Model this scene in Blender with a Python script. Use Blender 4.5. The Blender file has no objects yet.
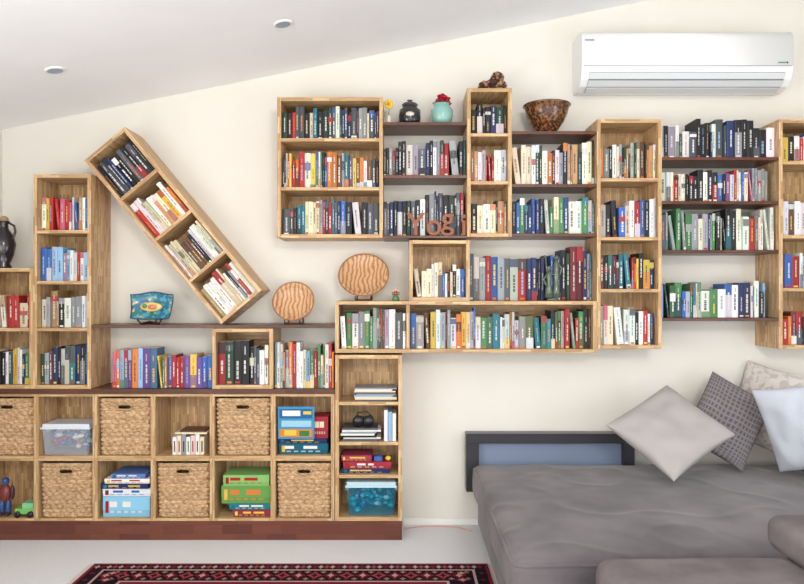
import bpy, math, random, bmesh
from mathutils import Vector, Matrix, noise
R=random.Random(23)
S=bpy.context.scene
F=683.;CX=402.;CY=292.;DW=4.7;H=1.6;DEP=.30;DF=DW-DEP
def X(px,D=DF): return (px-CX)*D/F
def Z(py,D=DF): return H+(CY-py)*D/F
def c(r,g,b):
    return tuple(((v/255)/12.92 if v/255<=.04045 else ((v/255+.055)/1.055)**2.4) for v in (r,g,b))+(1.,)
# ---------------- materials ----------------
def newmat(name,rough=.6,spec=.3,base=(.5,.5,.5,1)):
    m=bpy.data.materials.new(name);m.use_nodes=True
    b=m.node_tree.nodes['Principled BSDF']
    b.inputs['Roughness'].default_value=rough
    b.inputs['Specular IOR Level'].default_value=spec
    b.inputs['Base Color'].default_value=base
    return m,m.node_tree,b
def nd(nt,t,**k):
    n=nt.nodes.new(t)
    for a,v in k.items():
        if a in n.inputs: n.inputs[a].default_value=v
        else: setattr(n,a,v)
    return n
def bump(nt,b,h,strength=.3,dist=.005):
    n=nd(nt,'ShaderNodeBump');n.inputs['Strength'].default_value=strength;n.inputs['Distance'].default_value=dist
    nt.links.new(h,n.inputs['Height']);nt.links.new(n.outputs[0],b.inputs['Normal'])
def mapping(nt,kind,scale):
    tc=nd(nt,'ShaderNodeTexCoord');mp=nd(nt,'ShaderNodeMapping');mp.inputs['Scale'].default_value=scale
    nt.links.new(tc.outputs[kind],mp.inputs[0]);return mp.outputs[0]
def mixc(nt,fac,a,b_,mode='MIX'):
    n=nd(nt,'ShaderNodeMix');n.data_type='RGBA';n.blend_type=mode
    for s,v in ((n.inputs[0],fac),(n.inputs[6],a),(n.inputs[7],b_)):
        if hasattr(v,'links'): nt.links.new(v,s)
        else: s.default_value=v
    return n.outputs[2]
def attrcol(nt):
    n=nd(nt,'ShaderNodeAttribute');n.attribute_name='Col';return n.outputs['Color']
def wood(name,c1,c2,strip=.02,rough=.45,var=.5,spec=.35,bw=.19):
    m,nt,b=newmat(name,rough,spec)
    uv=mapping(nt,'UV',(1,1,1))
    br=nd(nt,'ShaderNodeTexBrick');br.inputs['Color1'].default_value=c1;br.inputs['Color2'].default_value=c2
    br.inputs['Mortar'].default_value=tuple(v*.72 for v in c2[:3])+(1,)
    br.inputs['Scale'].default_value=1;br.inputs['Mortar Size'].default_value=.0006
    br.inputs['Brick Width'].default_value=bw;br.inputs['Row Height'].default_value=strip
    nt.links.new(uv,br.inputs['Vector'])
    g=nd(nt,'ShaderNodeTexNoise');g.inputs['Scale'].default_value=1;g.inputs['Detail'].default_value=4
    nt.links.new(mapping(nt,'UV',(6,260,1)),g.inputs['Vector'])
    rmp=nd(nt,'ShaderNodeMapRange');rmp.inputs['From Min'].default_value=.35;rmp.inputs['From Max'].default_value=.75
    rmp.inputs['To Max'].default_value=var
    nt.links.new(g.outputs['Fac'],rmp.inputs['Value'])
    col=mixc(nt,rmp.outputs[0],br.outputs['Color'],tuple(v*.6 for v in c2[:3])+(1,))
    col=mixc(nt,1.,col,attrcol(nt),'MULTIPLY')
    nt.links.new(col,b.inputs['Base Color'])
    return m
BAM=wood('bamboo_ply',c(229,198,152),c(180,141,99),strip=.014,bw=.11,var=.5)
DARK=wood('jarrah_board',c(108,68,50),c(82,50,38),strip=.05,rough=.35)
PLINTH=wood('jarrah_plinth',c(120,70,54),c(96,52,42),strip=.06,rough=.4)
def attrmat(name,rough=.5,spec=.4,**k):
    m,nt,b=newmat(name,rough,spec);nt.links.new(attrcol(nt),b.inputs['Base Color']);return m
BOOK=attrmat('book_cover',.5,.35)
MATTE=attrmat('matte_paint',.8,.15)
GLOSS=attrmat('glazed',.15,.6)
PLAST=attrmat('plastic',.3,.5)
m,nt,b=newmat('translucent_tub',.25,.5);nt.links.new(attrcol(nt),b.inputs['Base Color']);b.inputs['Alpha'].default_value=.3;TUB=m
m,nt,b=newmat('jar_glass',.08,.6,c(40,42,45));b.inputs['Alpha'].default_value=.8;GLASS=m
m,nt,b=newmat('woven_hyacinth',.75,.15)
n=nd(nt,'ShaderNodeTexNoise');n.inputs['Scale'].default_value=45;n.inputs['Detail'].default_value=3
nt.links.new(mapping(nt,'Object',(1,1,2.5)),n.inputs['Vector'])
rp=nd(nt,'ShaderNodeValToRGB');rp.color_ramp.elements[0].color=c(160,124,88);rp.color_ramp.elements[1].color=c(220,188,148)
rp.color_ramp.elements[0].position=.3;rp.color_ramp.elements[1].position=.7
nt.links.new(n.outputs['Fac'],rp.inputs[0])
nt.links.new(mixc(nt,1.,rp.outputs[0],attrcol(nt),'MULTIPLY'),b.inputs['Base Color']);BASK=m
def noisy(name,c1,c2,scale,rough=.8,bs=.2,bd=.003,sc=(1,1,1),detail=4,spec=.2,kind='Object',p0=.35,p1=.65):
    m,nt,b=newmat(name,rough,spec)
    n=nd(nt,'ShaderNodeTexNoise');n.inputs['Scale'].default_value=scale;n.inputs['Detail'].default_value=detail
    nt.links.new(mapping(nt,kind,sc),n.inputs['Vector'])
    rp=nd(nt,'ShaderNodeValToRGB');rp.color_ramp.elements[0].color=c1;rp.color_ramp.elements[1].color=c2
    rp.color_ramp.elements[0].position=p0;rp.color_ramp.elements[1].position=p1
    nt.links.new(n.outputs['Fac'],rp.inputs[0]);nt.links.new(rp.outputs[0],b.inputs['Base Color'])
    if bs: bump(nt,b,n.outputs['Fac'],bs,bd)
    return m
WALL=noisy('cream_wall_paint',c(223,219,210),c(225,221,212),3,.9,0)
CEIL=noisy('ceiling_paint',c(243,244,245),c(246,247,248),3,.9,0)
WHITE,_,_=newmat('white_trim',.5,.3,c(238,236,232))
CARPET=noisy('carpet_pile',c(212,212,214),c(234,234,236),160,.95,.6,.006)
SUEDE=noisy('grey_suede',c(78,73,77),c(108,101,104),3.2,.9,0,detail=10)
b=SUEDE.node_tree.nodes['Principled BSDF'];b.inputs['Sheen Weight'].default_value=.25;b.inputs['Sheen Roughness'].default_value=.5
TAUPE=noisy('taupe_suede',c(106,98,100),c(128,120,120),5,.9,0,detail=8)
FRAME,_,_=newmat('charcoal_lacquer',.3,.4,c(56,55,60))
PANEL,_,_=newmat('reflection_tint_panel',.25,.5,c(126,138,162))  # blue-grey is a pale reflection painted into the base colour
AC,_,_=newmat('white_plastic',.35,.4,c(236,237,238))
ACG,_,_=newmat('grey_plastic',.5,.3,c(140,142,146))
ACL,_,_=newmat('flap_plastic',.4,.3,c(206,208,210))
LED,nt,b=newmat('downlight_lens',.3,.5,c(150,164,184))
def turned(name,c1,c2,scale,dist):
    m,nt,b=newmat(name,.35,.4)
    w=nd(nt,'ShaderNodeTexWave');w.inputs['Scale'].default_value=scale;w.inputs['Distortion'].default_value=dist;w.inputs['Detail'].default_value=3
    w.inputs['Detail Scale'].default_value=.9
    nt.links.new(mapping(nt,'Object',(1,1,1)),w.inputs['Vector'])
    rp=nd(nt,'ShaderNodeValToRGB');rp.color_ramp.elements[0].color=c2;rp.color_ramp.elements[1].color=c1;rp.color_ramp.elements[1].position=.7
    nt.links.new(w.outputs['Fac'],rp.inputs[0]);nt.links.new(rp.outputs[0],b.inputs['Base Color']);return m
OLIVE=turned('olive_wood',c(208,166,124),c(158,112,78),11,8)
# ---------------- mesh builder ----------------
W1=(1,1,1,1)
class MB:
    def __init__(s): s.v=[];s.f=[];s.mi=[];s.col=[];s.uv=[];s.sm=[];s.mats=[];s.M=Matrix.Identity(4)
    def mid(s,m):
        if m not in s.mats: s.mats.append(m)
        return s.mats.index(m)
    def addv(s,p): s.v.append(s.M@Vector(p));return len(s.v)-1
    def face(s,idx,m,col=W1,uvs=None,smooth=False):
        s.f.append(tuple(idx));s.mi.append(s.mid(m));s.sm.append(smooth)
        s.col.append(col);s.uv.append(uvs or [(0,0)]*len(idx))
    def box(s,x0,x1,y0,y1,z0,z1,m,col=W1):
        P=[(x,y,z) for z in (z0,z1) for y in (y0,y1) for x in (x0,x1)]
        I=[s.addv(p) for p in P]
        dim=(x1-x0,y1-y0,z1-z0);o=(R.random()*3,R.random()*3)
        for ax,q in ((2,(0,2,3,1)),(2,(4,5,7,6)),(1,(0,1,5,4)),(1,(2,6,7,3)),(0,(0,4,6,2)),(0,(1,3,7,5))):
            oth=[a for a in range(3) if a!=ax];oth.sort(key=lambda a:-dim[a])
            s.face([I[k] for k in q],m,col,[(P[k][oth[0]]+o[0],P[k][oth[1]]+o[1]) for k in q])
    def cbox(s,cx,cy,cz,w,d,h,m,col=W1): s.box(cx-w/2,cx+w/2,cy-d/2,cy+d/2,cz-h/2,cz+h/2,m,col)
    def grid(s,fn,nu,nv,m,col=W1,wu=False,wv=False,smooth=True):
        U=nu if wu else nu+1;V=nv if wv else nv+1
        I=[[s.addv(fn(i/nu,j/nv)) for j in range(V)] for i in range(U)]
        for i in range(nu):
            for j in range(nv):
                a=I[i][j];b_=I[(i+1)%U][j];c_=I[(i+1)%U][(j+1)%V];d=I[i][(j+1)%V]
                cc=col(i/nu,j/nv) if callable(col) else col
                s.face((a,b_,c_,d),m,cc,[(i/nu,j/nv),((i+1)/nu,j/nv),((i+1)/nu,(j+1)/nv),(i/nu,(j+1)/nv)],smooth)
    def lathe(s,prof,ce,m,col=W1,n=28,T=None):
        k=len(prof)-1;T=T or Matrix.Identity(3)
        def fn(u,v):
            r,z=prof[min(k,int(round(v*k)))];a=u*2*math.pi
            return Vector(ce)+T@Vector((r*math.cos(a),r*math.sin(a),z))
        s.grid(fn,n,k,m,col,wu=True)
    def ell(s,ce,rx,ry,rz,m,col=W1,n=12,T=None):
        T=T or Matrix.Identity(3)
        s.grid(lambda u,v:Vector(ce)+T@Vector((rx*math.sin(math.pi*v)*math.cos(2*math.pi*u),ry*math.sin(math.pi*v)*math.sin(2*math.pi*u),-rz*math.cos(math.pi*v))),n,max(6,n*2//3),m,col,wu=True)
    def tube(s,pts,r,m,col=W1,n=8,closed=False):
        pts=[Vector(p) for p in pts];N=len(pts);k=N if closed else N-1
        fr=[]
        for i in range(N):
            a=pts[(i-1)%N] if closed or i>0 else pts[i];b_=pts[(i+1)%N] if closed or i<N-1 else pts[i]
            t=(b_-a).normalized();up=Vector((0,1,0)) if abs(t.y)<.9 else Vector((1,0,0))
            e=t.cross(up).normalized();fr.append((e,t.cross(e).normalized()))
        def fn(u,v):
            i=int(round(v*k))%N;e,g=fr[i];a=-u*2*math.pi
            return pts[i]+(e*math.cos(a)+g*math.sin(a))*r
        s.grid(fn,n,k,m,col,wu=True,wv=closed)
    def build(s,name,parent=None,bevel=0,weld=False,origin=None):
        me=bpy.data.meshes.new(name)
        o0=Vector(origin) if origin else Vector((0,0,0))
        me.from_pydata([tuple(v-o0) for v in s.v],[],s.f)
        for m in s.mats: me.materials.append(m)
        me.polygons.foreach_set('material_index',s.mi);me.polygons.foreach_set('use_smooth',s.sm)
        ca=me.color_attributes.new('Col','FLOAT_COLOR','CORNER');uvl=me.uv_layers.new(name='UVMap')
        cl=[];ul=[]
        for f,cc,uu in zip(s.f,s.col,s.uv):
            for k in range(len(f)): cl.extend(cc[:4]);ul.extend(uu[k][:2])
        ca.data.foreach_set('color',cl);uvl.data.foreach_set('uv',ul)
        me.validate();me.update()
        if weld:
            bm=bmesh.new();bm.from_mesh(me);bmesh.ops.remove_doubles(bm,verts=bm.verts,dist=1e-5)
            bmesh.ops.recalc_face_normals(bm,faces=bm.faces);bm.to_mesh(me);bm.free()
        ob=bpy.data.objects.new(name,me);S.collection.objects.link(ob);ob.location=o0
        if parent: ob.parent=parent
        if bevel:
            mo=ob.modifiers.new('b','BEVEL');mo.width=bevel;mo.segments=1;mo.limit_method='ANGLE'
        return ob
def empty(name):
    e=bpy.data.objects.new(name,None);S.collection.objects.link(e);return e
# ---------------- room ----------------
XL=-2.75;XR=3.7;YB=-6.6
SL=.2
def zc(x): return 3.268+SL*x
q=MB();q.box(XL-.1,XR+.1,YB-.1,.1,-.1,0,CARPET);q.build('floor')
def wallprism(name,x0,x1,y0,y1):
    q=MB()
    b=[(x0,y0,0),(x1,y0,0),(x1,y1,0),(x0,y1,0)]
    I=[q.addv(p) for p in b]+[q.addv((p[0],p[1],zc(p[0]))) for p in b]
    for f in ((3,2,1,0),(4,5,6,7),(0,1,5,4),(1,2,6,5),(2,3,7,6),(3,0,4,7)): q.face([I[k] for k in f],WALL)
    return q.build(name)
wallprism('wall_back',XL,XR,0,.1)
wallprism('wall_left',XL-.1,XL,YB,.1)
wallprism('wall_right',XR,XR+.1,YB,.1)
q=MB()
for x0,x1,z0,z1 in ((XL,-2.3,0,3.2),(3.2,XR,0,3.9),(-2.3,3.2,0,.15),(-2.3,3.2,2.5,2.8)):
    q.box(x0,x1,YB-.1,YB,z0,z1,WALL)
I=[q.addv(p) for p in ((-2.3,YB,2.8),(3.2,YB,2.8),(3.2,YB,zc(3.2)),(-2.3,YB,zc(-2.3)))];q.face(I,WALL)
q.build('wall_front')
q=MB()
for x in (-2.3,-.5,1.35,3.15): q.box(x,x+.05,YB-.08,YB-.02,.15,2.5,WHITE)
for z in (.15,2.45): q.box(-2.3,3.2,YB-.08,YB-.02,z,z+.05,WHITE)
q.build('window_1')
q=MB();x0,x1=XL-.1,XR+.1
I=[q.addv(p) for p in ((x0,YB-.1,zc(x0)),(x1,YB-.1,zc(x1)),(x1,.1,zc(x1)),(x0,.1,zc(x0)),(x0,YB-.1,zc(x0)+.1),(x1,YB-.1,zc(x1)+.1),(x1,.1,zc(x1)+.1),(x0,.1,zc(x0)+.1))]
for f in ((0,3,2,1),(4,5,6,7),(0,1,5,4),(1,2,6,5),(2,3,7,6),(3,0,4,7)): q.face([I[k] for k in f],CEIL)
q.build('ceiling')
q=MB();q.box(X(403),XR,-.014,-.001,0,.045,WHITE);q.build('baseboard_back',bevel=.003)
a=math.atan(SL)
for x,y in ((-.68,-.80),(-1.986,-.79)):
    q=MB();T=Matrix.Rotation(-a,3,'Y')
    q.lathe([(.042,-.003),(.044,-.009),(.052,-.009),(.056,-.001),(.056,0)],(x,y,zc(x)),WHITE,T=T)
    q.lathe([(.0001,-.0075),(.043,-.0075)],(x,y,zc(x)),LED,T=T)
    q.build('recessed_downlight')
# ---------------- shelving ----------------
T_=.024
YF=-DEP;YBK=-.002
def tone(): 
    t=R.uniform(.9,1.05);return (t,t*R.uniform(.97,1),t*R.uniform(.93,1),1)
def rect(q,x0,x1,z0,z1,shelves=(),back=True,yf=YF,m=BAM,verts=()):
    q.box(x0,x0+T_,yf,YBK,z0,z1,m,tone());q.box(x1-T_,x1,yf,YBK,z0,z1,m,tone())
    q.box(x0+T_,x1-T_,yf,YBK,z1-T_,z1,m,tone());q.box(x0+T_,x1-T_,yf,YBK,z0,z0+T_,m,tone())
    for z in shelves: q.box(x0+T_,x1-T_,yf+.003,YBK-.012,z-T_*.9,z,m,tone())
    for xx in verts: q.box(xx-T_/2,xx+T_/2,yf+.003,YBK-.012,z0+T_,z1-T_,m,tone())
    if back: q.box(x0+T_,x1-T_,YBK-.010,YBK,z0+T_,z1-T_,m,(.92,.9,.86,1))
g=.0004
def unit(px0,px1,py0,py1,sh=(),**k):
    q=MB();rect(q,X(px0)+g,X(px1)-g,Z(py1)+g,Z(py0)-g,[Z(s) for s in sh],**k);return q.build('bookshelf',bevel=.0015)
PL=-24.3
unit(PL,33,268,389,[328])
unit(33,91,174,389,[230,281,328])
unit(277,383,97,238,[138,187])
unit(467,512,88,237,[133,181])
unit(597,662,119,349,[178,237,289])
unit(779,843,119,349,[161,235,288])
unit(409,470,240,301)
unit(335,597,301,353,verts=[X(408)])
unit(212,273,328.5,389)
unit(335,402,355,521,[402,442,475])
ML=Matrix(((.767,0,-.6416,X(221)),(0,1,0,0),(.6416,0,.767,Z(324.3)),(0,0,0,1)))
wC=.341;LC=1.375
q=MB();q.M=ML;rect(q,0,wC,0,LC,[LC*.25+.01,LC*.5+.01,LC*.75+.01]);q.build('bookshelf',bevel=.0015)
def board(px0,px1,py,th=.02,name='floating_shelf',m=DARK,yb=YBK):
    q=MB();q.box(X(px0)+g,X(px1)-g,YF+.002,yb,Z(py)-th,Z(py),m,tone());return q.build(name,bevel=.0015)
for y in (122,175): board(383,467,y)
board(383,467,235.5,.018)
for y in (131,184): board(512,597,y)
board(512,597,233.5)
for y in (157,201,250,318): board(662,779,y)
board(91,335,325,.02)
q=MB()
q.box(X(PL),X(335)-g,YF-.004,YBK,Z(394),Z(389)-g,DARK)
cols=[PL,36,95,153,212,273,334.6]
zt,zm,zb=Z(394)-g,Z(458.5),Z(521)
for i,px in enumerate(cols):
    h=.016 if 0<i<6 else .012
    xx=X(px)+(h if i==0 else (-h if i==6 else 0))
    for s_ in (-1,1):
        q.box(xx-(h if s_<0 else 0),xx+(0 if s_<0 else h)-g,YF,YBK,zm,zt,BAM,tone())
        q.box(xx-(h if s_<0 else 0),xx+(0 if s_<0 else h)-g,YF,YBK,zb,zm,BAM,tone())
for i in range(6):
    x0=X(cols[i])+.016;x1=X(cols[i+1])-.016-g
    for z0,z1 in ((zt-.016,zt),(zm,zm+.016),(zm-.016,zm-g),(zb,zb+.016)): q.box(x0,x1,YF+.001,YBK,z0,z1,BAM,tone())
    q.box(x0,x1,YBK-.008,YBK,zb+.016,zt-.016,BAM,(.9,.87,.82,1))
q.box(X(PL),X(402),YF+.004,YBK,0,zb-g,PLINTH)
q.build('cube_storage_cabinet',bevel=.0012)
# ---------------- books ----------------
K=c(30,30,34);WH=c(228,226,220);NV=c(36,50,92);RD=c(168,42,42);OR=c(212,122,54);YE=c(226,190,76);TL=c(40,112,126);GR=c(70,122,76)
GY=c(146,148,152);CR=c(222,208,178);TN=c(184,146,104);BR=c(98,66,48);PK=c(200,96,124);PU=c(96,70,136);BL=c(54,98,168);LB=c(140,178,208);DG=c(38,64,52);MG=c(80,84,92);MR=c(108,34,42)
SN=c(96,132,140);PW=c(206,210,216)
PAL=dict(
 mix=[K,K,NV,WH,WH,RD,TL,CR,GY,BL,YE,GR,BR,MG,OR,MR,PW,K,RD],
 dark=[K,K,K,NV,K,MG,TL,WH,RD,DG,BL,MR,CR,MG,WH,GY],
 darker=[K,K,K,K,NV,MG,WH,GY,DG,MG,WH,RD],
 warm=[RD,CR,OR,WH,TN,PK,CR,YE,RD,BL,WH,WH],
 blue=[BL,LB,WH,NV,WH,GY,LB,WH,K,PW,RD],
 pale=[WH,WH,GY,CR,WH,K,GY,BL,TN,PW,K,RD],
 tan=[CR,TN,WH,WH,TN,BR,K,OR,CR,GY,DG,K],
 teal=[TL,GR,BL,WH,WH,LB,NV,K,GR,CR,K],
 pink=[WH,WH,PK,GY,CR,WH,RD,K,BL,PW,K],
 kids=[TL,BL,PU,GR,RD,BL,YE,LB,GR,PU,OR,BL,PU,PK],
 thin=[WH,WH,CR,GY,GR,YE,WH,LB,SN,CR,OR,RD],
 grey=[GY,WH,K,TL,MG,NV,WH,GR,GY,CR,K,RD])
PAGE=c(228,220,202)
def vary(cc,a=.7,b_=1.15): 
    f=R.uniform(a,b_);return tuple(min(1,v*f*R.uniform(.9,1.1)) for v in cc[:3])+(1,)
def mx(a,b_,t): return tuple(a[k]*(1-t)+b_[k]*t for k in range(3))+(1,)
def book(q,x,z,w,h,d,yf,pal,base):
    cc=vary(R.choice(pal));
    if R.random()<.15: cc=vary(mx(cc,R.choice(pal),.4))
    lum=sum(cc[:3])/3
    e=.003
    sec=[(0,d),(0,e),(w*.2,0),(w*.8,0),(w,e),(w,d)]
    lo=[q.addv(base(x+a,yf+b_,z)) for a,b_ in sec];hi=[q.addv(base(x+a,yf+b_,z+h)) for a,b_ in sec]
    for k in range(6):
        k2=(k+1)%6;q.face((lo[k],lo[k2],hi[k2],hi[k]),BOOK,cc)
    q.face(lo[::-1],BOOK,cc)
    q.face(hi,BOOK,PAGE if R.random()<.8 else cc)
    lv=[0]
    def lab(za,zb_,wa,wb,col):
        lv[0]+=1;yy=yf-.0004-.0002*lv[0]
        q.face([q.addv(base(x+w*wa,yy,z+h*za)),q.addv(base(x+w*wb,yy,z+h*za)),q.addv(base(x+w*wb,yy,z+h*zb_)),q.addv(base(x+w*wa,yy,z+h*zb_))],BOOK,col)
    r_=R.random()
    if r_<.3:
        a0=R.choice([0.0,.72,.5,.8]);lab(a0,min(.995,a0+R.uniform(.1,.3)),.0,1,mx(vary(R.choice(pal+[WH,K,RD])),cc,.15))
    elif r_<.45: lab(0,R.uniform(.3,.7),0,1,mx(vary(R.choice(pal)),cc,.2))
    if R.random()<.3: lab(.02,.07,.2,.8,vary(R.choice([WH,WH,RD,YE,OR])))
    tc=WH if lum<.3 else K
    if R.random()<.45: tc=R.choice([YE,WH,OR,CR,LB,PW]) if lum<.3 else R.choice([RD,NV,K,BR,TL])
    tc=mx(tc,cc,R.uniform(.1,.5))
    off=R.uniform(-.05,.05)
    wid=R.uniform(.08,.16);p=R.uniform(.12,.35);end=p+R.uniform(.3,.5)
    while p<min(.9,end):
        L=R.uniform(.04,.13);lab(p,min(.93,p+L),.5+off-wid,.5+off+wid,tc);p+=L+.018
    if R.random()<.6 and p<.74:
        tc2=mx(tc,cc,.3);p=max(p+.05,.68);lab(p,min(.94,p+R.uniform(.1,.2)),.5-wid*.6,.5+wid*.6,tc2)
def books(x0,x1,z,hmin,hmax,pal,w=.03,set_=.03,M=None,endgap=0,leanp=.05,name='books'):
    q=MB()
    if M: q.M=M
    x=x0+.003;z+=.0012;pl=PAL[pal];run=0;hmin=hmin*.92
    while True:
        if run<=0: run=R.choice([1,1,1,2,2,3,4]);hb=R.uniform(hmin,hmax);wb=max(.012,R.gauss(w,w*.4));fam=[R.choice(pl)] if R.random()<.1 else pl;dep=R.uniform(0,.022)
        run-=1
        ww=max(.010,R.gauss(wb,w*.15));h=min(hmax,max(hmin*.9,hb+R.uniform(-.01,.01)))
        if x+ww>x1-.003-endgap:
            rem=x1-.003-endgap-x
            if rem>.011: ww=rem
            else: break
        yf=YF+set_+dep+R.uniform(0,.006);d=min(R.uniform(.13,.19),-.016-yf)
        ang=0
        if R.random()<leanp and x+h*.2+ww<x1-.01-endgap: ang=R.uniform(.05,.15)
        if ang:
            ox=x+h*math.sin(ang);ca,sa=math.cos(ang),math.sin(ang);oz=z
            def base(a,b_,cc,ox=ox,ca=ca,sa=sa,oz=oz): return (ox+(a-ox)*ca-(cc-oz)*sa,b_,oz+(a-ox)*sa+(cc-oz)*ca)
            book(q,ox,z,ww,h,d,yf,fam,base);x=ox+ww*ca+.0006
        else:
            book(q,x,z,ww,h,d,yf,fam,lambda a,b_,cc:(a,b_,cc));x+=ww+.0006
    return q.build(name)
s=DF/F
def row(px0,px1,py,h0,h1,pal,w=.03,**k):
    books(X(px0),X(px1),Z(py),h0*s,h1*s,pal,w,**k)
def urow(px0,px1,py,h0,h1,pal,w=.03,**k): row(px0+3.9,px1-3.9,py,h0,h1,pal,w,**k)
urow(PL,33,328,27,33,'warm');urow(PL,33,385.3,30,39,'mix')
urow(33,91,230,30,38,'warm',.024);urow(33,91,281,30,36,'blue',.026);urow(33,91,328,28,37,'pale',.027);urow(33,91,385.3,34,43,'dark',.026)
urow(277,383,138,27,33,'dark',.026);urow(277,383,187,29,37,'mix',.025);urow(277,383,234.3,28,36,'dark',.026)
row(383,467,175,28,38,'darker',.026);row(383,467,235.5,36,46,'darker',.025,set_=.07)
urow(467,512,133,25,31,'darker',.026);urow(467,512,181,28,34,'pale',.02);urow(467,512,233.3,26,34,'tan',.022)
row(512,597,184,36,46,'tan',.027);row(512,597,233.5,30,37,'teal',.026)
urow(597,662,178,32,40,'tan',.024);urow(597,662,237,32,40,'pale',.026);urow(597,662,289,29,37,'mix',.024);urow(597,662,345.3,32,40,'pink',.026)
row(662,779,157,28,40,'darker',.032,leanp=0);row(662,773,201,28,34,'pink',.028);row(662,779,250,34,43,'grey',.03);row(662,770,318,28,37,'teal',.028)
urow(779,843,161,24,31,'mix');urow(779,843,235,32,40,'mix');urow(779,843,288,28,37,'blue');urow(779,843,345.3,28,34,'mix')
urow(409,470,297.3,26,36,'pale',.02)
row(470,597,301,44,58,'dark',.027,set_=.095)
row(339,406,349.3,34,41,'grey',.026);row(410,593,349.3,32,41,'mix',.026)
row(109,211.5,389,33,40,'kids',.025);urow(212,273,385.3,34,44,'dark',.026);row(273.5,334.5,389,36,46,'thin',.015,leanp=.03)
for k in range(4):
    z=(T_ if k==0 else LC*.25*k+.01)
    books(T_,wC-T_,z,.235,.288,('pale','tan','warm','darker')[k],(.02,.018,.026,.022)[k],set_=.03,M=ML,endgap=.004,leanp=0)
# ---------------- baskets ----------------
def basket(px0,px1,pyt,pyb,zbase):
    w=(px1-px0)*s-.006;h=(pyb-pyt)*s;d=.262;cx=X((px0+px1)/2);cy=YF+.006+d/2
    q=MB();r=.03
    pts=[]
    def seg(ax,ay,bx,by,n):
        for i in range(n):
            t=i/n;pts.append((ax+(bx-ax)*t,ay+(by-ay)*t))
    def arc(ox,oy,a0,n):
        for i in range(n):
            a=a0+math.pi/2*i/n;pts.append((ox+r*math.cos(a),oy+r*math.sin(a)))
    seg(-w/2+r,-d/2,w/2-r,-d/2,72);arc(w/2-r,-d/2+r,-math.pi/2,8)
    seg(w/2,-d/2+r,w/2,d/2-r,24);arc(w/2-r,d/2-r,0,8)
    seg(w/2-r,d/2,-w/2+r,d/2,24);arc(-w/2+r,d/2-r,math.pi/2,8)
    seg(-w/2,d/2-r,-w/2,-d/2+r,24);arc(-w/2+r,-d/2+r,math.pi,8)
    N=len(pts);Ls=[0]
    for i in range(N):
        a=pts[i];b_=pts[(i+1)%N];Ls.append(Ls[-1]+math.hypot(b_[0]-a[0],b_[1]-a[1]))
    NR=13;NZ=NR*6;ncol=2*round(Ls[-1]/.044/2)
    ring=[]
    tint=[R.uniform(.88,1.08) for _ in range(NR+1)]
    for j in range(NZ+1):
        v=j/NZ;row_=min(NR-1,int(v*NR));vv=v*NR-row_
        rr=[]
        for i,(px,py) in enumerate(pts):
            u=Ls[i]/Ls[-1];n=Vector((pts[(i+1)%N][1]-pts[i-1][1],-(pts[(i+1)%N][0]-pts[i-1][0]),0)).normalized()
            A=.014
            bul=A*math.sin(math.pi*vv)**.7*(.5+.5*math.cos(2*math.pi*u*ncol/2*2+math.pi*(row_%2)+(vv-.5)*1.3))
            if row_>=NR-1: bul=.012*math.sin(math.pi*vv)*(.75+.25*math.cos(2*math.pi*u*ncol*1.5+vv*3))
            tp=.955+.045*min(1,v*1.2)
            bul+=.0015*noise.noise(Vector((px*25+px0,py*25,v*9)))
            rr.append(q.addv((cx+px*tp+n.x*(bul-.010),cy+py*tp+n.y*(bul-.010),zbase+.002+v*h)))
        ring.append(rr)
    for j in range(NZ):
        rj=min(NR-1,int(j/NZ*NR))
        for i in range(N):
            px,py=pts[i];zc_=(j+.5)/NZ
            if py<-d/2+.001 and abs(px+.001)<.042 and .815<zc_<.885: continue
            t=tint[rj]*(.96+.12*noise.noise(Vector((px*30,py*30,rj*3.1+px0))))
            q.face((ring[j][i],ring[j][(i+1)%N],ring[j+1][(i+1)%N],ring[j+1][i]),BASK,(t,t,t,1),None,True)
    q.face([ring[0][i] for i in range(N)][::-1],BASK)
    fy=cy-d/2-.001;zz=zbase+.002+.85*h
    lp=[(cx+.046*math.copysign(abs(math.cos(a))**.6,math.cos(a)),fy+.003,zz+.017*math.copysign(abs(math.sin(a))**.6,math.sin(a))) for a in [k*2*math.pi/28 for k in range(28)]]
    q.tube(lp,.006,BASK,(.85,.82,.78,1),8,True)
    q.build('wicker_basket',origin=(cx,cy,zbase))
ZR1=zm+.016;ZR2=zb+.016
for a_,b_ in ((-21,33.2),(97.6,150.4),(214.7,270.5)): basket(a_,b_,399,456,ZR1)
for a_,b_ in ((38.6,92.4),(155.6,209.4),(275.8,332)): basket(a_,b_,463,517.5,ZR2)
# ---------------- cube contents ----------------
def gbox(q,x0,x1,z0,h,yf,d,col,lab=None,lip=True):
    q.box(x0,x1,yf,yf+d,z0,z0+h,MATTE,col)
    if lip and h>.03: q.box(x0-.0015,x1+.0015,yf-.0015,yf+d+.0015,z0+h*.35,z0+h+.0008,MATTE,tuple(min(1,v*1.15) for v in col[:3])+(1,))
    lc=lab or WH
    w=x1-x0
    for k in range(2):
        a0=x0+w*R.uniform(.08,.3)+k*w*.3;b0=min(x1-.006,a0+w*R.uniform(.15,.3))
        q.box(a0,b0,yf-.0028,yf-.0016,z0+h*.5,z0+h*.78,MATTE,lc)
    q.box(x0+w*.05,x0+w*.12,yf-.0026,yf-.0016,z0+h*.2,z0+h*.8,MATTE,vary(R.choice([YE,RD,TL])))
    for k in range(5):
        a0=x0+w*(.15+.15*k);q.box(a0,a0+w*.09,yf-.0026,yf-.0016,z0+h*.2,z0+h*.32,MATTE,mx(lc,col,.5))
def stack(px0,px1,z,items,yf=-.27,d=.2,name='board_games'):
    q=MB();z+=.001
    for (a0,a1,hh,col,lab) in items:
        gbox(q,X(px0+a0),X(px0+a1),z,hh*s-.002,yf+R.uniform(0,.015),d,col,lab);z+=hh*s
    q.build(name);return z
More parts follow.
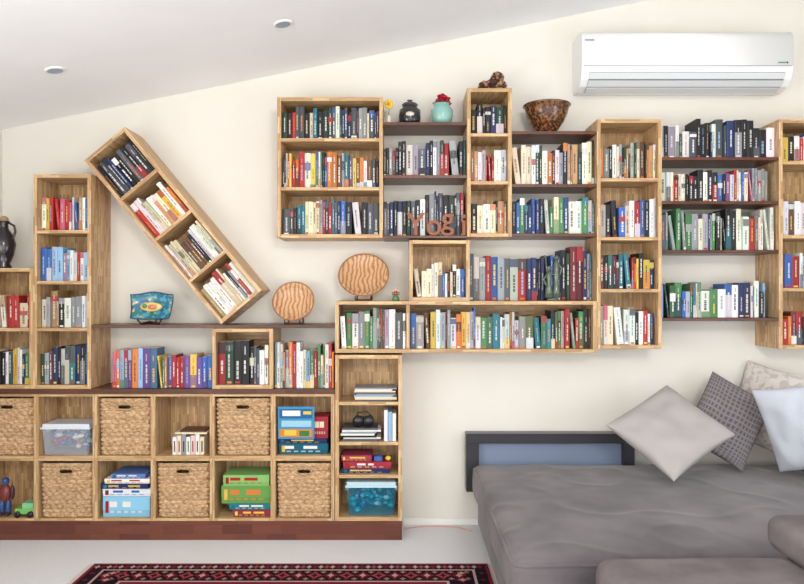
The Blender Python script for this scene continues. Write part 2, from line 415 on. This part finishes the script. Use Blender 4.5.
stack(277,328,ZR1,[(1,50,11,c(30,90,110),WH),(0,49,5,NV,YE),(34,50,22,c(150,50,60),CR)],d=.17,yf=-.255)
q=MB();q.box(X(277.5),X(314),-.284,-.2725,ZR1+.106,ZR1+.315,MATTE,c(70,140,180));
for k,(a0,b0,z0,z1,cc) in enumerate(((279,312,.24,.30,c(40,100,150)),(282,300,.255,.29,WH),(303,311,.265,.285,YE),(279,312,.12,.17,c(210,130,60)),(284,296,.13,.165,YE),(299,309,.125,.16,c(60,120,70)),(281,311,.185,.225,c(150,196,214)))): q.box(X(a0),X(b0),-.2855-.0003*k,-.284,ZR1+z0,ZR1+z1,MATTE,cc)
q.build('board_game')
stack(99,150,ZR2,[(2,49,20,c(130,186,214),WH),(1,50,8,c(215,218,225),BL),(0,47,5,NV,YE),(3,48,5,WH,RD),(10,44,5,c(90,120,180),WH)])
stack(220,271,ZR2,[(12,50,7,c(130,50,60),YE),(8,50,6,TL,WH),(0,50,18,c(96,146,76),c(214,120,60)),(2,48,11,c(128,176,104),RD)])
q=MB();
for k in range(7):
    x0=X(171+k*4.6);q.box(x0,x0+.026,-.27,-.12,ZR1+.001,ZR1+.001+(.115+.01*(k%3)),BOOK,[WH,CR,GY,WH,c(220,190,190),WH,CR][k])
    q.box(x0+.009,x0+.017,-.2712,-.27,ZR1+.02,ZR1+.09,BOOK,[BR,RD,K,GR,RD,NV,K][k])
q.box(X(174),X(206),-.28,-.10,ZR1+.137,ZR1+.148,BOOK,CR)
q.box(X(178),X(204),-.275,-.12,ZR1+.1485,ZR1+.157,BOOK,BR)
q.build('card_sets')
def tub(px0,px1,z,hpx,body,lid,contents,d=.22,name='plastic_storage_tub'):
    q=MB();x0,x1=X(px0),X(px1);h=hpx*s;yf=-.285;z+=.001;cx=(x0+x1)/2;cy=yf+d/2;w=x1-x0
    def ring(sc,zz):
        return [(cx+sx*w/2*sc,cy+sy*d/2*sc,zz) for sx,sy in ((-1,-.9),(-.94,-1),(.94,-1),(1,-.9),(1,.9),(.94,1),(-.94,1),(-1,.9))]
    A=[q.addv(p) for p in ring(.88,z)];B=[q.addv(p) for p in ring(.97,z+h*.86)]
    for k in range(8): q.face((A[k],A[(k+1)%8],B[(k+1)%8],B[k]),TUB,body)
    q.face(A[::-1],TUB,body)
    q.box(x0,x1,yf,yf+d,z+h*.84,z+h*.9,PLAST,lid);q.box(x0+.01,x1-.01,yf+.01,yf+d-.01,z+h*.9,z+h,PLAST,lid)
    for sx in (-1,1): q.cbox(cx+sx*(w/2-.006),cy,z+h*.8,.018,.08,h*.25,PLAST,lid)
    for k in range(60):
        rx=R.uniform(.012,.026);q.ell((cx+R.uniform(-.38,.38)*w,cy+R.uniform(-.38,.36)*d,z+R.uniform(.16,.68)*h),rx,rx,rx*R.uniform(.5,.9),PLAST,R.choice(contents),8)
    q.build(name)
tub(38.8,89,ZR1,31,c(215,225,240),c(214,222,232),[BL,RD,WH,LB,YE,BL,LB,WH])
tub(345,397,Z(517.2),34,c(30,140,170),c(190,215,225),[TL,BL,LB,c(30,150,180)])
q=MB();z=Z(402)+.001
for k in range(9):
    q.box(X(353+R.uniform(0,3)),X(394+R.uniform(-2,3)),-.275+R.uniform(0,.01),-.08,z,z+.0085,BOOK,R.choice([WH,GY,CR,WH,MG,LB]));z+=.0095
q.build('magazine_stack')
q=MB();z=Z(442)+.001
for k in range(7):
    q.box(X(340+R.uniform(0,3)),X(376+R.uniform(-2,5)),-.28+R.uniform(0,.012),-.08,z,z+.011,BOOK,[MG,WH,K,WH,GY,WH,MG][k]);z+=.012
q.build('magazine_stack')
q=MB()
for dx in (-.035,.035):
    q.lathe([(.0,0),(.034,0),(.036,.01),(.034,.05),(.026,.06),(.024,.10),(.0,.10)],(X(363)+dx,-.26,z+.038),PLAST,K,T=Matrix.Rotation(-math.pi/2,3,'X'))
q.cbox(X(363),-.2,z+.05,.05,.05,.02,PLAST,K);q.tube([(X(363)-.05,-.22,z+.05),(X(363)-.04,-.23,z+.09),(X(363)+.02,-.23,z+.1),(X(363)+.06,-.22,z+.06)],.005,PLAST,K);q.build('binoculars')
q=MB()
for k in range(3): q.box(X(384+k*4.2),X(387.6+k*4.2),-.28,-.1,Z(442)+.001,Z(442)+.001+.2-.01*k,BOOK,[c(225,225,230),LB,WH][k])
q.build('folders')
stack(341,392,Z(475),[(0,48,5,NV,YE),(2,50,7,c(150,50,60),WH),(0,30,6,c(150,60,80),YE)],d=.18)
q=MB();q.ell((X(388),-.25,Z(475)+.097),.02,.022,.016,PLAST,YE);q.box(X(374),X(382),-.26,-.2,Z(475)+.079,Z(475)+.11,PLAST,BL);q.build('toy_blocks')
q=MB();x=X(0);z=ZR2+.001;y=-.24;RB=c(70,44,50);BB=c(50,80,130)
for dx in (-.02,.02):
    q.ell((x+dx,y,z+.055),.018,.02,.055,PLAST,BB);q.ell((x+dx,y-.012,z+.012),.02,.03,.012,PLAST,RB)
    q.ell((x+dx*2.3,y,z+.15),.014,.015,.048,PLAST,RB)
q.ell((x,y,z+.145),.038,.03,.06,PLAST,c(120,50,50));q.ell((x,y,z+.222),.024,.026,.028,PLAST,BB)
q.build('action_figure')
q=MB();q.box(X(13),X(33),-.28,-.2,z+.02,z+.055,PLAST,c(120,190,100));q.box(X(20),X(31),-.275,-.205,z+.055,z+.09,PLAST,c(130,200,150))
for px in (16,29):
    for yy in (-.284,-.196): q.lathe([(0,-.008),(.02,-.008),(.02,.008),(0,.008)],(X(px),yy,z+.02),PLAST,K,T=Matrix.Rotation(math.pi/2,3,'X'),n=16)
q.build('toy_truck')
# ---------------- ornaments ----------------
def plate(px,rpx,zbase,til,name='wooden_plate'):
    r=rpx*(DF+.1)/F;cx=X(px,DF+.1)
    T=Matrix.Rotation(math.pi/2-til,3,'X')
    yc=-.15
    ce=(cx,yc,zbase+.012+r*math.cos(til))
    q=MB();q.lathe([(0,-.004),(r*.5,-.002),(r*.62,.006),(r*.9,.026),(r,.034),(r*.97,.040),(r*.9,.036),(r*.74,.014),(r*.70,.008),(r*.3,.002),(0,.002)],ce,OLIVE,n=48,T=T)
    q.tube([Vector(ce)+T@Vector((r*.98*math.cos(k*math.pi/16),r*.98*math.sin(k*math.pi/16),.037)) for k in range(32)],.005,MATTE,c(160,112,76),8,True)
    yf=yc-r*math.sin(til)-.04
    for dx in (-.05,.05):
        q.tube([(cx+dx,yf,zbase+.03),(cx+dx,yf+.006,zbase+.008),(cx+dx,-.07,zbase+.006),(cx+dx,yc+.012,zbase+r*math.cos(til))],.005,MATTE,BR,6)
    q.tube([(cx-.05,yf+.04,zbase+.006),(cx+.05,yf+.04,zbase+.006)],.005,MATTE,BR,6)
    q.build(name,origin=ce)
plate(293,20.8,Z(325),.38);plate(363.5,25.5,Z(301),.56)
zb_=Z(325);cx=X(146.5)
m,nt,b=newmat('mosaic_glaze',.2,.5)
v=nd(nt,'ShaderNodeTexVoronoi');v.inputs['Scale'].default_value=45;nt.links.new(mapping(nt,'Object',(1,.2,1)),v.inputs['Vector'])
rp=nd(nt,'ShaderNodeValToRGB');rp.color_ramp.interpolation='CONSTANT';rp.color_ramp.elements[0].color=c(50,110,146);rp.color_ramp.elements[1].color=c(84,156,172);rp.color_ramp.elements[1].position=.4
e=rp.color_ramp.elements.new(.66);e.color=c(205,180,100);e=rp.color_ramp.elements.new(.78);e.color=c(50,120,116)
sp=nd(nt,'ShaderNodeSeparateColor');nt.links.new(v.outputs['Color'],sp.inputs[0]);nt.links.new(sp.outputs[0],rp.inputs[0]);nt.links.new(rp.outputs[0],b.inputs['Base Color']);MOS=m
q=MB();TT=Matrix.Rotation(-.25,3,'X')
def dish(u,v):
    a=2*u-1;h_=v;w_=.125+.014*h_;xx=a*w_;zz=h_*.17+.012*math.cos(a*3)*h_
    return Vector((cx,-.2,zb_+.03))+TT@Vector((xx,-.03*(abs(a)**3)-.02*(abs(2*v-1)**3),zz))
q.grid(dish,16,12,MOS)
q.grid(lambda u,v:dish(1-u,v)+Vector((0,.008,0)),16,12,MOS)
q.tube([dish(u,1) for u in [k/16 for k in range(17)]]+[dish(1,1-k/8) for k in range(1,9)]+[dish(1-k/16,0) for k in range(1,17)]+[dish(0,k/8) for k in range(1,8)],.005,GLOSS,c(40,80,110),6,True)
q.ell((cx,-.218,zb_+.115),.075,.008,.03,GLOSS,c(214,190,120));q.ell((cx+.01,-.227,zb_+.115),.03,.005,.016,GLOSS,c(190,110,70));q.ell((cx-.04,-.226,zb_+.12),.016,.005,.014,GLOSS,c(70,120,80))
q.tube([(cx-.08,-.25,zb_+.035),(cx-.06,-.24,zb_+.006),(cx,-.25,zb_+.02),(cx+.06,-.24,zb_+.006),(cx+.08,-.25,zb_+.035)],.006,MATTE,c(50,30,25),6)
q.tube([(cx,-.245,zb_+.02),(cx,-.13,zb_+.006),(cx,-.12,zb_+.09)],.005,MATTE,c(50,30,25),6)
q.tube([(cx-.06,-.24,zb_+.006),(cx,-.13,zb_+.006),(cx+.06,-.24,zb_+.006)],.005,MATTE,c(50,30,25),6)
q.build('ceramic_dish',origin=(cx,-.2,zb_+.1))
q=MB();z=Z(268)+.001;x=X(-5.5)
q.lathe([(0,0),(.045,0),(.05,.01),(.038,.03),(.062,.09),(.074,.16),(.058,.22),(.03,.26),(.028,.29),(.04,.31),(.036,.31),(.022,.29),(0,.28)],(x,-.2,z),GLOSS,c(46,38,42))
q.tube([(x+.035,-.2,z+.30),(x+.07,-.2,z+.28),(x+.078,-.2,z+.24),(x+.06,-.2,z+.19)],.008,GLOSS,c(46,38,42))
q.ell((x+.005,-.2,z+.32),.026,.026,.026,MATTE,c(170,140,110));q.build('ceramic_jug')
q=MB();z=Z(122)+.0008;x=X(410)
q.lathe([(0,0),(.058,0),(.068,.01),(.072,.05),(.07,.10),(.05,.115),(.044,.12),(.044,.13)],(x,-.2,z),GLASS)
q.lathe([(0,.004),(.058,.004),(.06,.07),(.0,.085)],(x,-.2,z),MATTE,c(60,40,32))
q.lathe([(.052,.128),(.054,.138),(.04,.148),(.02,.153),(.012,.157),(.02,.166),(.0,.172)],(x,-.2,z),GLASS)
q.ell((x,-.262,z+.06),.03,.012,.022,GLOSS,c(200,190,175));q.build('glass_jar')
q=MB();x=X(443)
q.lathe([(0,0),(.045,0),(.062,.02),(.072,.06),(.07,.10),(.055,.125),(.05,.13),(.056,.142),(.05,.142),(.044,.13),(0,.12)],(x,-.2,z),GLOSS,c(132,178,168))
for k in range(40):
    a=R.uniform(0,6.28);rr=R.uniform(0,.05);q.ell((x+rr*math.cos(a),-.2+rr*math.sin(a),z+.158+R.uniform(0,.05)-rr*.4),.015,.015,.009,MATTE,vary(c(170,30,48)),7,T=Matrix.Rotation(R.uniform(-1,1),3,'X'))
for k in range(8):
    a=k*.8;q.ell((x+.045*math.cos(a),-.2+.045*math.sin(a),z+.148),.022,.01,.004,MATTE,c(60,100,60),7,T=Matrix.Rotation(a,3,'Z'))
q.build('flower_vase')
q=MB();x=X(388.5)
q.lathe([(0,0),(.018,0),(.02,.03),(.012,.05),(.013,.06),(0,.06)],(x,-.22,z),GLOSS,c(220,215,200),n=16)
q.tube([(x,-.22,z+.05),(x+.002,-.22,z+.12)],.0025,MATTE,GR,6)
for k in range(8):
    a=k*math.pi/4;q.ell((x+.018*math.cos(a),-.225,z+.135+.018*math.sin(a)),.014,.006,.014,MATTE,c(225,190,70),8)
q.ell((x,-.23,z+.135),.012,.008,.012,MATTE,c(215,150,50),8);q.build('yellow_flower')
q=MB();z=Z(88)+.001;x=X(495)
# cluster of overlapping cones with scales
for (ox,oz,sc,tl) in ((-.055,.034,.85,-.5),(.0,.045,1.0,.1),(.05,.036,.9,.6),(.03,.095,.85,-.2)):
    T=Matrix.Rotation(tl,3,'Y')
    for j in range(9):
        for k in range(9):
            v=(j+.5)/9;a=k*2*math.pi/9+j*.35;rr=.042*sc*math.sin(math.pi*(v*.85+.12))**.8
            p=Vector((x+ox,-.19,z+oz))+T@Vector((rr*math.cos(a),rr*math.sin(a),(v-.5)*.085*sc))
            p.z=max(p.z,z+.012)
            dr=T@Vector((math.cos(a),math.sin(a),.7))
            q.ell(p,.010,.004,.014,MATTE,vary(R.choice([c(110,76,62),c(80,56,48),c(176,138,108)])),6,T=dr.to_track_quat('Z','Y').to_matrix())
    q.ell((x+ox,-.19,z+max(oz,.034)),.034*sc,.034*sc,.034*sc,MATTE,c(60,42,36),10)
q.build('pinecone_sculpture')
PATT=noisy('tortoiseshell_glaze',c(64,36,26),c(140,96,54),60,.2,0,spec=.6,detail=3,p0=.46,p1=.62)
q=MB();z=Z(131)+.0008;x=X(551)
q.lathe([(0,0),(.055,0),(.058,.015),(.075,.035),(.11,.085),(.135,.14),(.145,.185),(.158,.194),(.155,.2),(.138,.188),(.125,.15),(.095,.09),(.06,.04),(0,.028)],(x,-.17,z),PATT,n=48);q.build('ceramic_bowl',origin=(x,-.17,z))
q=MB();z=Z(301)+.0008;x=X(395.5)
q.lathe([(0,0),(.026,0),(.022,.02),(.014,.035),(0,.04)],(x,-.25,z),GLOSS,GR,n=14);q.ell((x,-.25,z+.045),.014,.012,.02,GLOSS,RD,8);q.ell((x,-.25,z+.072),.011,.011,.012,GLOSS,c(225,180,150),8)
for sx in (-1,1): q.ell((x+sx*.018,-.25,z+.048),.008,.006,.012,GLOSS,GR,7)
q.build('figurine')
q=MB();col=c(84,96,82);y=-.258;x=X(554)
q.lathe([(0,0),(.04,0),(.04,.012),(.03,.02),(0,.02)],(x,y,z),GLOSS,col,n=20)
for sx,hh in ((-1,.20),(1,.27)):
    xx=x+sx*.024
    q.lathe([(0,.018),(.028,.02),(.024,.07),(.014,.12),(.021,.16),(.019,hh-.03),(.008,hh-.01),(0,hh)],(xx,y,z),GLOSS,col,n=14)
    q.ell((xx,y,z+hh+.01),.015,.015,.019,GLOSS,col,10)
    q.tube([(xx+sx*.012,y,z+hh-.03),(xx+sx*.035,y-.005,z+hh-.06),(xx+sx*.02,y-.014,z+hh-.10)],.007,GLOSS,col,6)
q.tube([(x-.01,y-.008,z+.17),(x+.01,y-.016,z+.17),(x+.03,y-.01,z+.19)],.006,GLOSS,col,6)
q.build('bronze_statue')
LET,_,_=newmat('stained_letter_wood',.45,.35,c(140,78,44))
par=empty('wooden_letters')
for ch,px,dz in (('Y',407,0),('o',426,0),('g',441.5,.042),('i',461,0)):
    cu=bpy.data.curves.new('letter_'+ch,'FONT');cu.body=ch;cu.size=.205;cu.extrude=.009;cu.offset=.0018;cu.materials.append(LET)
    o=bpy.data.objects.new('letter_'+ch,cu);S.collection.objects.link(o);o.parent=par
    o.rotation_euler=(math.pi/2,0,0);o.location=(X(px),-.27,Z(235.5)+.006+dz);o.scale=(.92,1,1)
# ---------------- air conditioner ----------------
q=MB();xa,xb=X(582,4.46),X(793.5,4.46)
pr=[(-.001,2.950),(-.10,2.944),(-.17,2.962),(-.212,2.998),(-.232,3.045),(-.24,3.075),(-.238,3.262),(-.228,3.292),(-.205,3.308),(-.001,3.312)]
A=[q.addv((xa,y,z)) for y,z in pr];B=[q.addv((xb,y,z)) for y,z in pr]
n=len(pr)
for k in range(n): q.face((A[k],A[(k+1)%n],B[(k+1)%n],B[k]),AC,W1,None,4<k<n-2)
q.face(A[::-1],AC);q.face(B,AC)
w0,w1=xa+.05,xb-.05
q.box(xa+.012,xb-.012,-.2412,-.2385,3.074,3.079,ACG)
def strip(pa,pb,m,th=.004):
    dy,dz=pb[0]-pa[0],pb[1]-pa[1];L=math.hypot(dy,dz);ny,nz=-dz/L*th,dy/L*th
    I=[q.addv(p) for p in ((w0,pa[0],pa[1]),(w1,pa[0],pa[1]),(w1,pb[0],pb[1]),(w0,pb[0],pb[1]),(w0,pa[0]-abs(ny),pa[1]-abs(nz)),(w1,pa[0]-abs(ny),pa[1]-abs(nz)),(w1,pb[0]-abs(ny),pb[1]-abs(nz)),(w0,pb[0]-abs(ny),pb[1]-abs(nz)))]
    for f in ((0,1,2,3),(7,6,5,4),(0,4,5,1),(1,5,6,2),(2,6,7,3),(3,7,4,0)): q.face([I[k] for k in f],m)
strip((-.230,3.04),(-.212,2.998),ACG,.003);strip((-.212,2.998),(-.170,2.962),ACG,.003);strip((-.17,2.962),(-.105,2.945),ACG,.003)
strip((-.232,3.036),(-.216,3.000),ACL,.007);strip((-.211,2.992),(-.178,2.963),ACL,.008);strip((-.168,2.957),(-.115,2.941),ACL,.008)
q.box(xb-.10,xb-.05,-.2415,-.239,3.095,3.102,MATTE,c(90,150,120));q.box(xb-.045,xb-.035,-.2415,-.239,3.094,3.104,MATTE,K)
q.box(xa+.02,xa+.08,-.2415,-.239,3.243,3.249,MATTE,c(90,120,150))
q.build('air_conditioner')
# ---------------- soft furniture ----------------
def softbox(name,x0,x1,y0,y1,z0,z1,r,mat,puff=.02,amp=.006,n=48,parent=None,seed=0,sc=4):
    bm=bmesh.new()
    dx,dy,dz=x1-x0,y1-y0,z1-z0
    def face(o,u,v,nu,nv):
        P=[[bm.verts.new(o+u*(i/nu)+v*(j/nv)) for j in range(nv+1)] for i in range(nu+1)]
        for i in range(nu):
            for j in range(nv): bm.faces.new((P[i][j],P[i+1][j],P[i+1][j+1],P[i][j+1]))
    L=max(dx,dy);k=lambda d:max(6,int(n*d/L))
    V=Vector
    for z in (z0,z1): face(V((x0,y0,z)),V((dx,0,0)),V((0,dy,0)),k(dx),k(dy))
    for y in (y0,y1): face(V((x0,y,z0)),V((dx,0,0)),V((0,0,dz)),k(dx),k(dz)*2)
    for x in (x0,x1): face(V((x,y0,z0)),V((0,dy,0)),V((0,0,dz)),k(dy),k(dz)*2)
    bmesh.ops.remove_doubles(bm,verts=bm.verts,dist=1e-5)
    for v in bm.verts:
        p=v.co
        q_=V((min(max(p.x,x0+r),x1-r),min(max(p.y,y0+r),y1-r),min(max(p.z,z0+r),z1-r)))
        d=p-q_
        if d.length>1e-7: p=q_+d.normalized()*r
        u=(p.x-x0)/dx*2-1;w=(p.y-y0)/dy*2-1;t=(p.z-z0)/dz
        if t>.5: p.z+=puff*max(0,1-u**4)*max(0,1-w**4)
        nn=noise.noise_vector(V((p.x*sc+seed,p.y*sc,p.z*sc)))
        n2=max(0,1-4*abs(noise.noise(V((p.x*2.6+seed,p.y*3.2,p.z*3)))))**2
        n3=noise.noise(V((p.x*11+seed,p.y*9,p.z*9)))
        p.x+=nn.x*amp*.5;p.y+=nn.y*amp*.5
        if t>.1:p.z+=nn.z*amp*.6+n2*amp*.45+n3*amp*.12
        v.co=p
    bmesh.ops.recalc_face_normals(bm,faces=bm.faces)
    me=bpy.data.meshes.new(name);bm.to_mesh(me);bm.free();me.materials.append(mat)
    for p in me.polygons:p.use_smooth=True
    o=bpy.data.objects.new(name,me);S.collection.objects.link(o);o.parent=parent
    m_=o.modifiers.new('s','SUBSURF');m_.levels=1;m_.render_levels=1
    return o
sofa=empty('chaise_sofa')
YFc=-1.80
softbox('base',.50,2.62,YFc+.03,-.16,.05,.29,.03,SUEDE,0,.004,60,sofa,3)
softbox('mattress',.465,2.60,YFc,-.15,.25,.455,.055,SUEDE,.03,.014,110,sofa,1)
softbox('backrest',2.60,2.86,YFc,-.12,.06,.70,.05,SUEDE,.01,.008,60,sofa,5)
q=MB()
for x in (.6,2.5):
    for y in (-1.7,-.3): q.cbox(x,y,.026,.06,.06,.05,FRAME)
q.build('feet',parent=sofa)
q=MB()
pp=[]
xa,xb,ya,yb,rr=.474,2.59,YFc+.009,-.16,.05
for ox,oy,a0 in ((xb-rr,ya+rr,-90),(xb-rr,yb-rr,0),(xa+rr,yb-rr,90),(xa+rr,ya+rr,180)):
    for k in range(7):
        a=math.radians(a0+k*15);pp.append((ox+rr*math.cos(a),oy+rr*math.sin(a),.432))
q2=[]
for i in range(len(pp)):
    a_=Vector(pp[i]);b_=Vector(pp[(i+1)%len(pp)]);n_=max(1,int((b_-a_).length/.05))
    for k in range(n_):
        p=a_+(b_-a_)*k/n_;p.z+=.004*noise.noise(p*4);q2.append(p)
q.tube(q2,.009,SUEDE,n=6,closed=True);q.build('piping',parent=sofa)
q=MB();fx0,fx1=.43,1.56;y0,y1=-.125,-.03
q.box(fx0,fx1,y0,y1,.585,.65,FRAME);q.box(fx0,fx0+.085,y0,y1,.26,.585,FRAME);q.box(fx1-.07,fx1,y0,y1,.26,.585,FRAME);q.box(fx0+.085,fx1-.07,y0,y1,.26,.40,FRAME)
q.box(fx0+.085,fx1-.07,-.07,-.04,.40,.585,PANEL)
q.build('headboard_frame',parent=sofa,bevel=.004)
arm=empty('armchair')
softbox('seat_cushion',.765,2.3,-2.9,-1.93,.18,.54,.07,TAUPE,.015,.008,50,arm,7)
softbox('armrest',1.50,1.80,-2.35,-1.86,.545,.68,.05,TAUPE,.01,.005,30,arm,8)
softbox('base',.85,2.25,-2.85,-1.98,.04,.20,.03,TAUPE,0,.003,30,arm,9)
q=MB()
for x in (.92,2.18):
    for y in (-2.78,-2.05): q.cbox(x,y,.02,.05,.05,.04,FRAME)
q.build('feet',parent=arm)
def pillow(px,py,D,u,v,T,mat,seed=0,name='throw_pillow',pin=.055):
    C=Vector((X(px,D),-4.7+D,Z(py,D)));u=Vector(u);v=Vector(v)
    v=v-u*(v.dot(u)/u.length_squared);nrm=u.cross(v).normalized()
    q=MB()
    def f(sg):
        def g_(a,b_):
            s_=math.sin(math.pi/2*(2*a-1));t_=math.sin(math.pi/2*(2*b_-1))
            th=T/2*(max(0,1-s_*s_)*max(0,1-t_*t_))**.40
            xx=s_*(1-pin*(1-t_*t_)*s_*s_);yy=t_*(1-pin*(1-s_*s_)*t_*t_)
            ed=(1-s_**6)*(1-t_**6)
            th+=ed*.018*noise.noise(Vector((s_*2.3+seed,t_*2.3,sg)))
            sag=-.02*(1-s_*s_)*(1-t_*t_)
            return C+u*.5*xx+v*.5*yy+nrm*sg*th+Vector((0,0,sag))
        return g_
    q.grid(f(1),34,34,mat);q.grid(f(-1),34,34,mat)
    return q.build(name,weld=True,origin=C)
LIN=noisy('linen',c(160,154,152),c(180,174,172),220,.9,.4,.002,kind='UV')
m,nt,b=newmat('woven_grey',.85,.15)
ch=nd(nt,'ShaderNodeTexVoronoi');ch.inputs['Scale'].default_value=22;ch.feature='F1';ch.distance='CHEBYCHEV';ch.inputs['Randomness'].default_value=.0
nt.links.new(mapping(nt,'UV',(1,1,1)),ch.inputs['Vector'])
rp=nd(nt,'ShaderNodeValToRGB');rp.color_ramp.elements[0].color=c(98,92,96);rp.color_ramp.elements[1].color=c(140,134,136);rp.color_ramp.elements[1].position=.5;rp.color_ramp.elements[0].position=.2
nt.links.new(ch.outputs['Distance'],rp.inputs[0]);nt.links.new(rp.outputs[0],b.inputs['Base Color']);bump(nt,b,ch.outputs['Distance'],.8,.006);WOV=m
FLO=noisy('cream_floral',c(208,202,196),c(188,178,172),14,.9,.2,.003,kind='UV',p0=.5,p1=.56,detail=3)
ICE=noisy('pale_cotton',c(190,195,206),c(200,205,214),5,.9,0)
pillow(670,430,4.13,(.46,.23,.215),(.31,-.32,-.24),.16,LIN,1)
pillow(727,420,4.36,(.34,-.12,-.20),(-.34,-.16,-.36),.13,WOV,2)
pillow(768,408,4.5,(.25,-.34,-.08),(-.15,.0,-.52),.13,FLO,3)
pillow(806,428,3.98,(.30,-.32,.10),(-.17,-.02,.50),.15,ICE,4)
# ---------------- rug ----------------
RUG=attrmat('rug_wool',.95,.05)
q=MB();x0,x1=-1.80,.50;yt=-.70;yb=-3.2
dk=c(34,26,34);cr=c(178,148,142);rd=c(112,32,46)
def frame(i0,i1,z,col):
    q.box(x0+i0,x1-i0,yt-i1,yt-i0,.001,z,RUG,col);q.box(x0+i0,x1-i0,yb+i0,yb+i1,.001,z,RUG,col)
    q.box(x0+i0,x0+i1,yb+i1,yt-i1,.001,z,RUG,col);q.box(x1-i1,x1-i0,yb+i1,yt-i1,.001,z,RUG,col)
frame(0,.02,.010,c(120,40,52));frame(.02,.085,.0101,dk);frame(.085,.10,.0102,cr);frame(.10,.24,.0101,c(30,22,30));frame(.24,.255,.0101,cr);frame(.255,.3,.0101,rd)
q.box(x0+.3,x1-.3,yb+.3,yt-.3,.001,.010,RUG,c(104,30,42))
def dia(cx,cy,a_,b_,col,z=.0112):
    I=[q.addv(p) for p in ((cx-a_,cy,z),(cx-a_*.35,cy-b_*.4,z),(cx,cy-b_,z),(cx+a_*.35,cy-b_*.4,z),(cx+a_,cy,z),(cx+a_*.35,cy+b_*.4,z),(cx,cy+b_,z),(cx-a_*.35,cy+b_*.4,z))];q.face(I,RUG,col)
x=x0+.04;k=0
while x<x1-.03:
    dia(x,yt-.052,.018,.026,(cr,rd,cr,c(150,70,74))[k%4]);k+=1;x+=.034
x=x0+.14;k=0
while x<x1-.1:
    dia(x,yt-.17,.044,.06,(rd,c(150,60,66))[k%2]);dia(x,yt-.17,.02,.03,(cr,dk)[k%2],.0116)
    for sy in (.125,.215): dia(x+.045,yt-sy,.02,.02,c(150,110,100));dia(x,yt-sy+.004,.012,.014,rd,.0114)
    k+=1;x+=.09
y=yt-.14
while y>yb+.1:
    for sx in (x0+.05,x1-.05): dia(sx,y,.02,.017,rd)
    for sx in (x0+.165,x1-.165): dia(sx,y,.05,.04,rd);dia(sx,y,.025,.02,cr,.0116)
    y-=.09
y=yt
while y>yb:
    q.box(x0-.035,x0,y-.008,y,.001,.005,RUG,c(210,196,190));q.box(x1,x1+.03,y-.008,y,.001,.005,RUG,c(210,196,190));y-=.014
q.build('persian_rug')
q=MB();q.tube([(X(402)+.01,-.1,.006),(.12,-.06,.006),(.25,-.05,.006),(.38,-.07,.006),(.47,-.14,.006)],.004,PLAST,c(220,160,150),6);q.build('power_cord')
# ---------------- lights ----------------
def area(name,loc,rot,sx,sy,e,col):
    l=bpy.data.lights.new(name,'AREA');l.shape='RECTANGLE';l.size=sx;l.size_y=sy;l.energy=e;l.color=col
    o=bpy.data.objects.new(name,l);S.collection.objects.link(o);o.location=loc;o.rotation_euler=rot;return o
area('window_daylight',(.45,YB+.35,1.3),(math.radians(106),0,0),5.4,2.1,92,(1,.985,.965))
area('side_window_daylight',(XL+.25,-4.0,1.5),(math.radians(114),0,math.radians(-80)),2.6,1.4,88,(.98,.99,1))
area('right_window_daylight',(XR-.03,-3.2,1.0),(math.radians(80),0,math.radians(68)),2.2,1.3,58,(.72,.84,1))
k_=area('added_key_light',(1.0,-6.1,3.0),(0,0,0),1.0,.6,88,(1,.975,.94))  # key lamp added behind the camera for shadow definition, no window there
k_.rotation_euler=(Vector((-.1,0,1.7))-Vector((1.0,-6.1,3.0))).to_track_quat('-Z','Y').to_euler()
w=bpy.data.worlds.new('World');S.world=w;w.use_nodes=True
w.node_tree.nodes['Background'].inputs[0].default_value=(.9,.95,1,1);w.node_tree.nodes['Background'].inputs[1].default_value=1.
cam=bpy.data.cameras.new('Camera');cam.lens=36*F/804;cam.sensor_width=36;cam.sensor_fit='HORIZONTAL'
o=bpy.data.objects.new('Camera',cam);S.collection.objects.link(o);o.location=(0,-4.7,H);o.rotation_euler=(math.pi/2,0,0);S.camera=o
S.view_settings.view_transform='Standard'
S.view_settings.look='None'
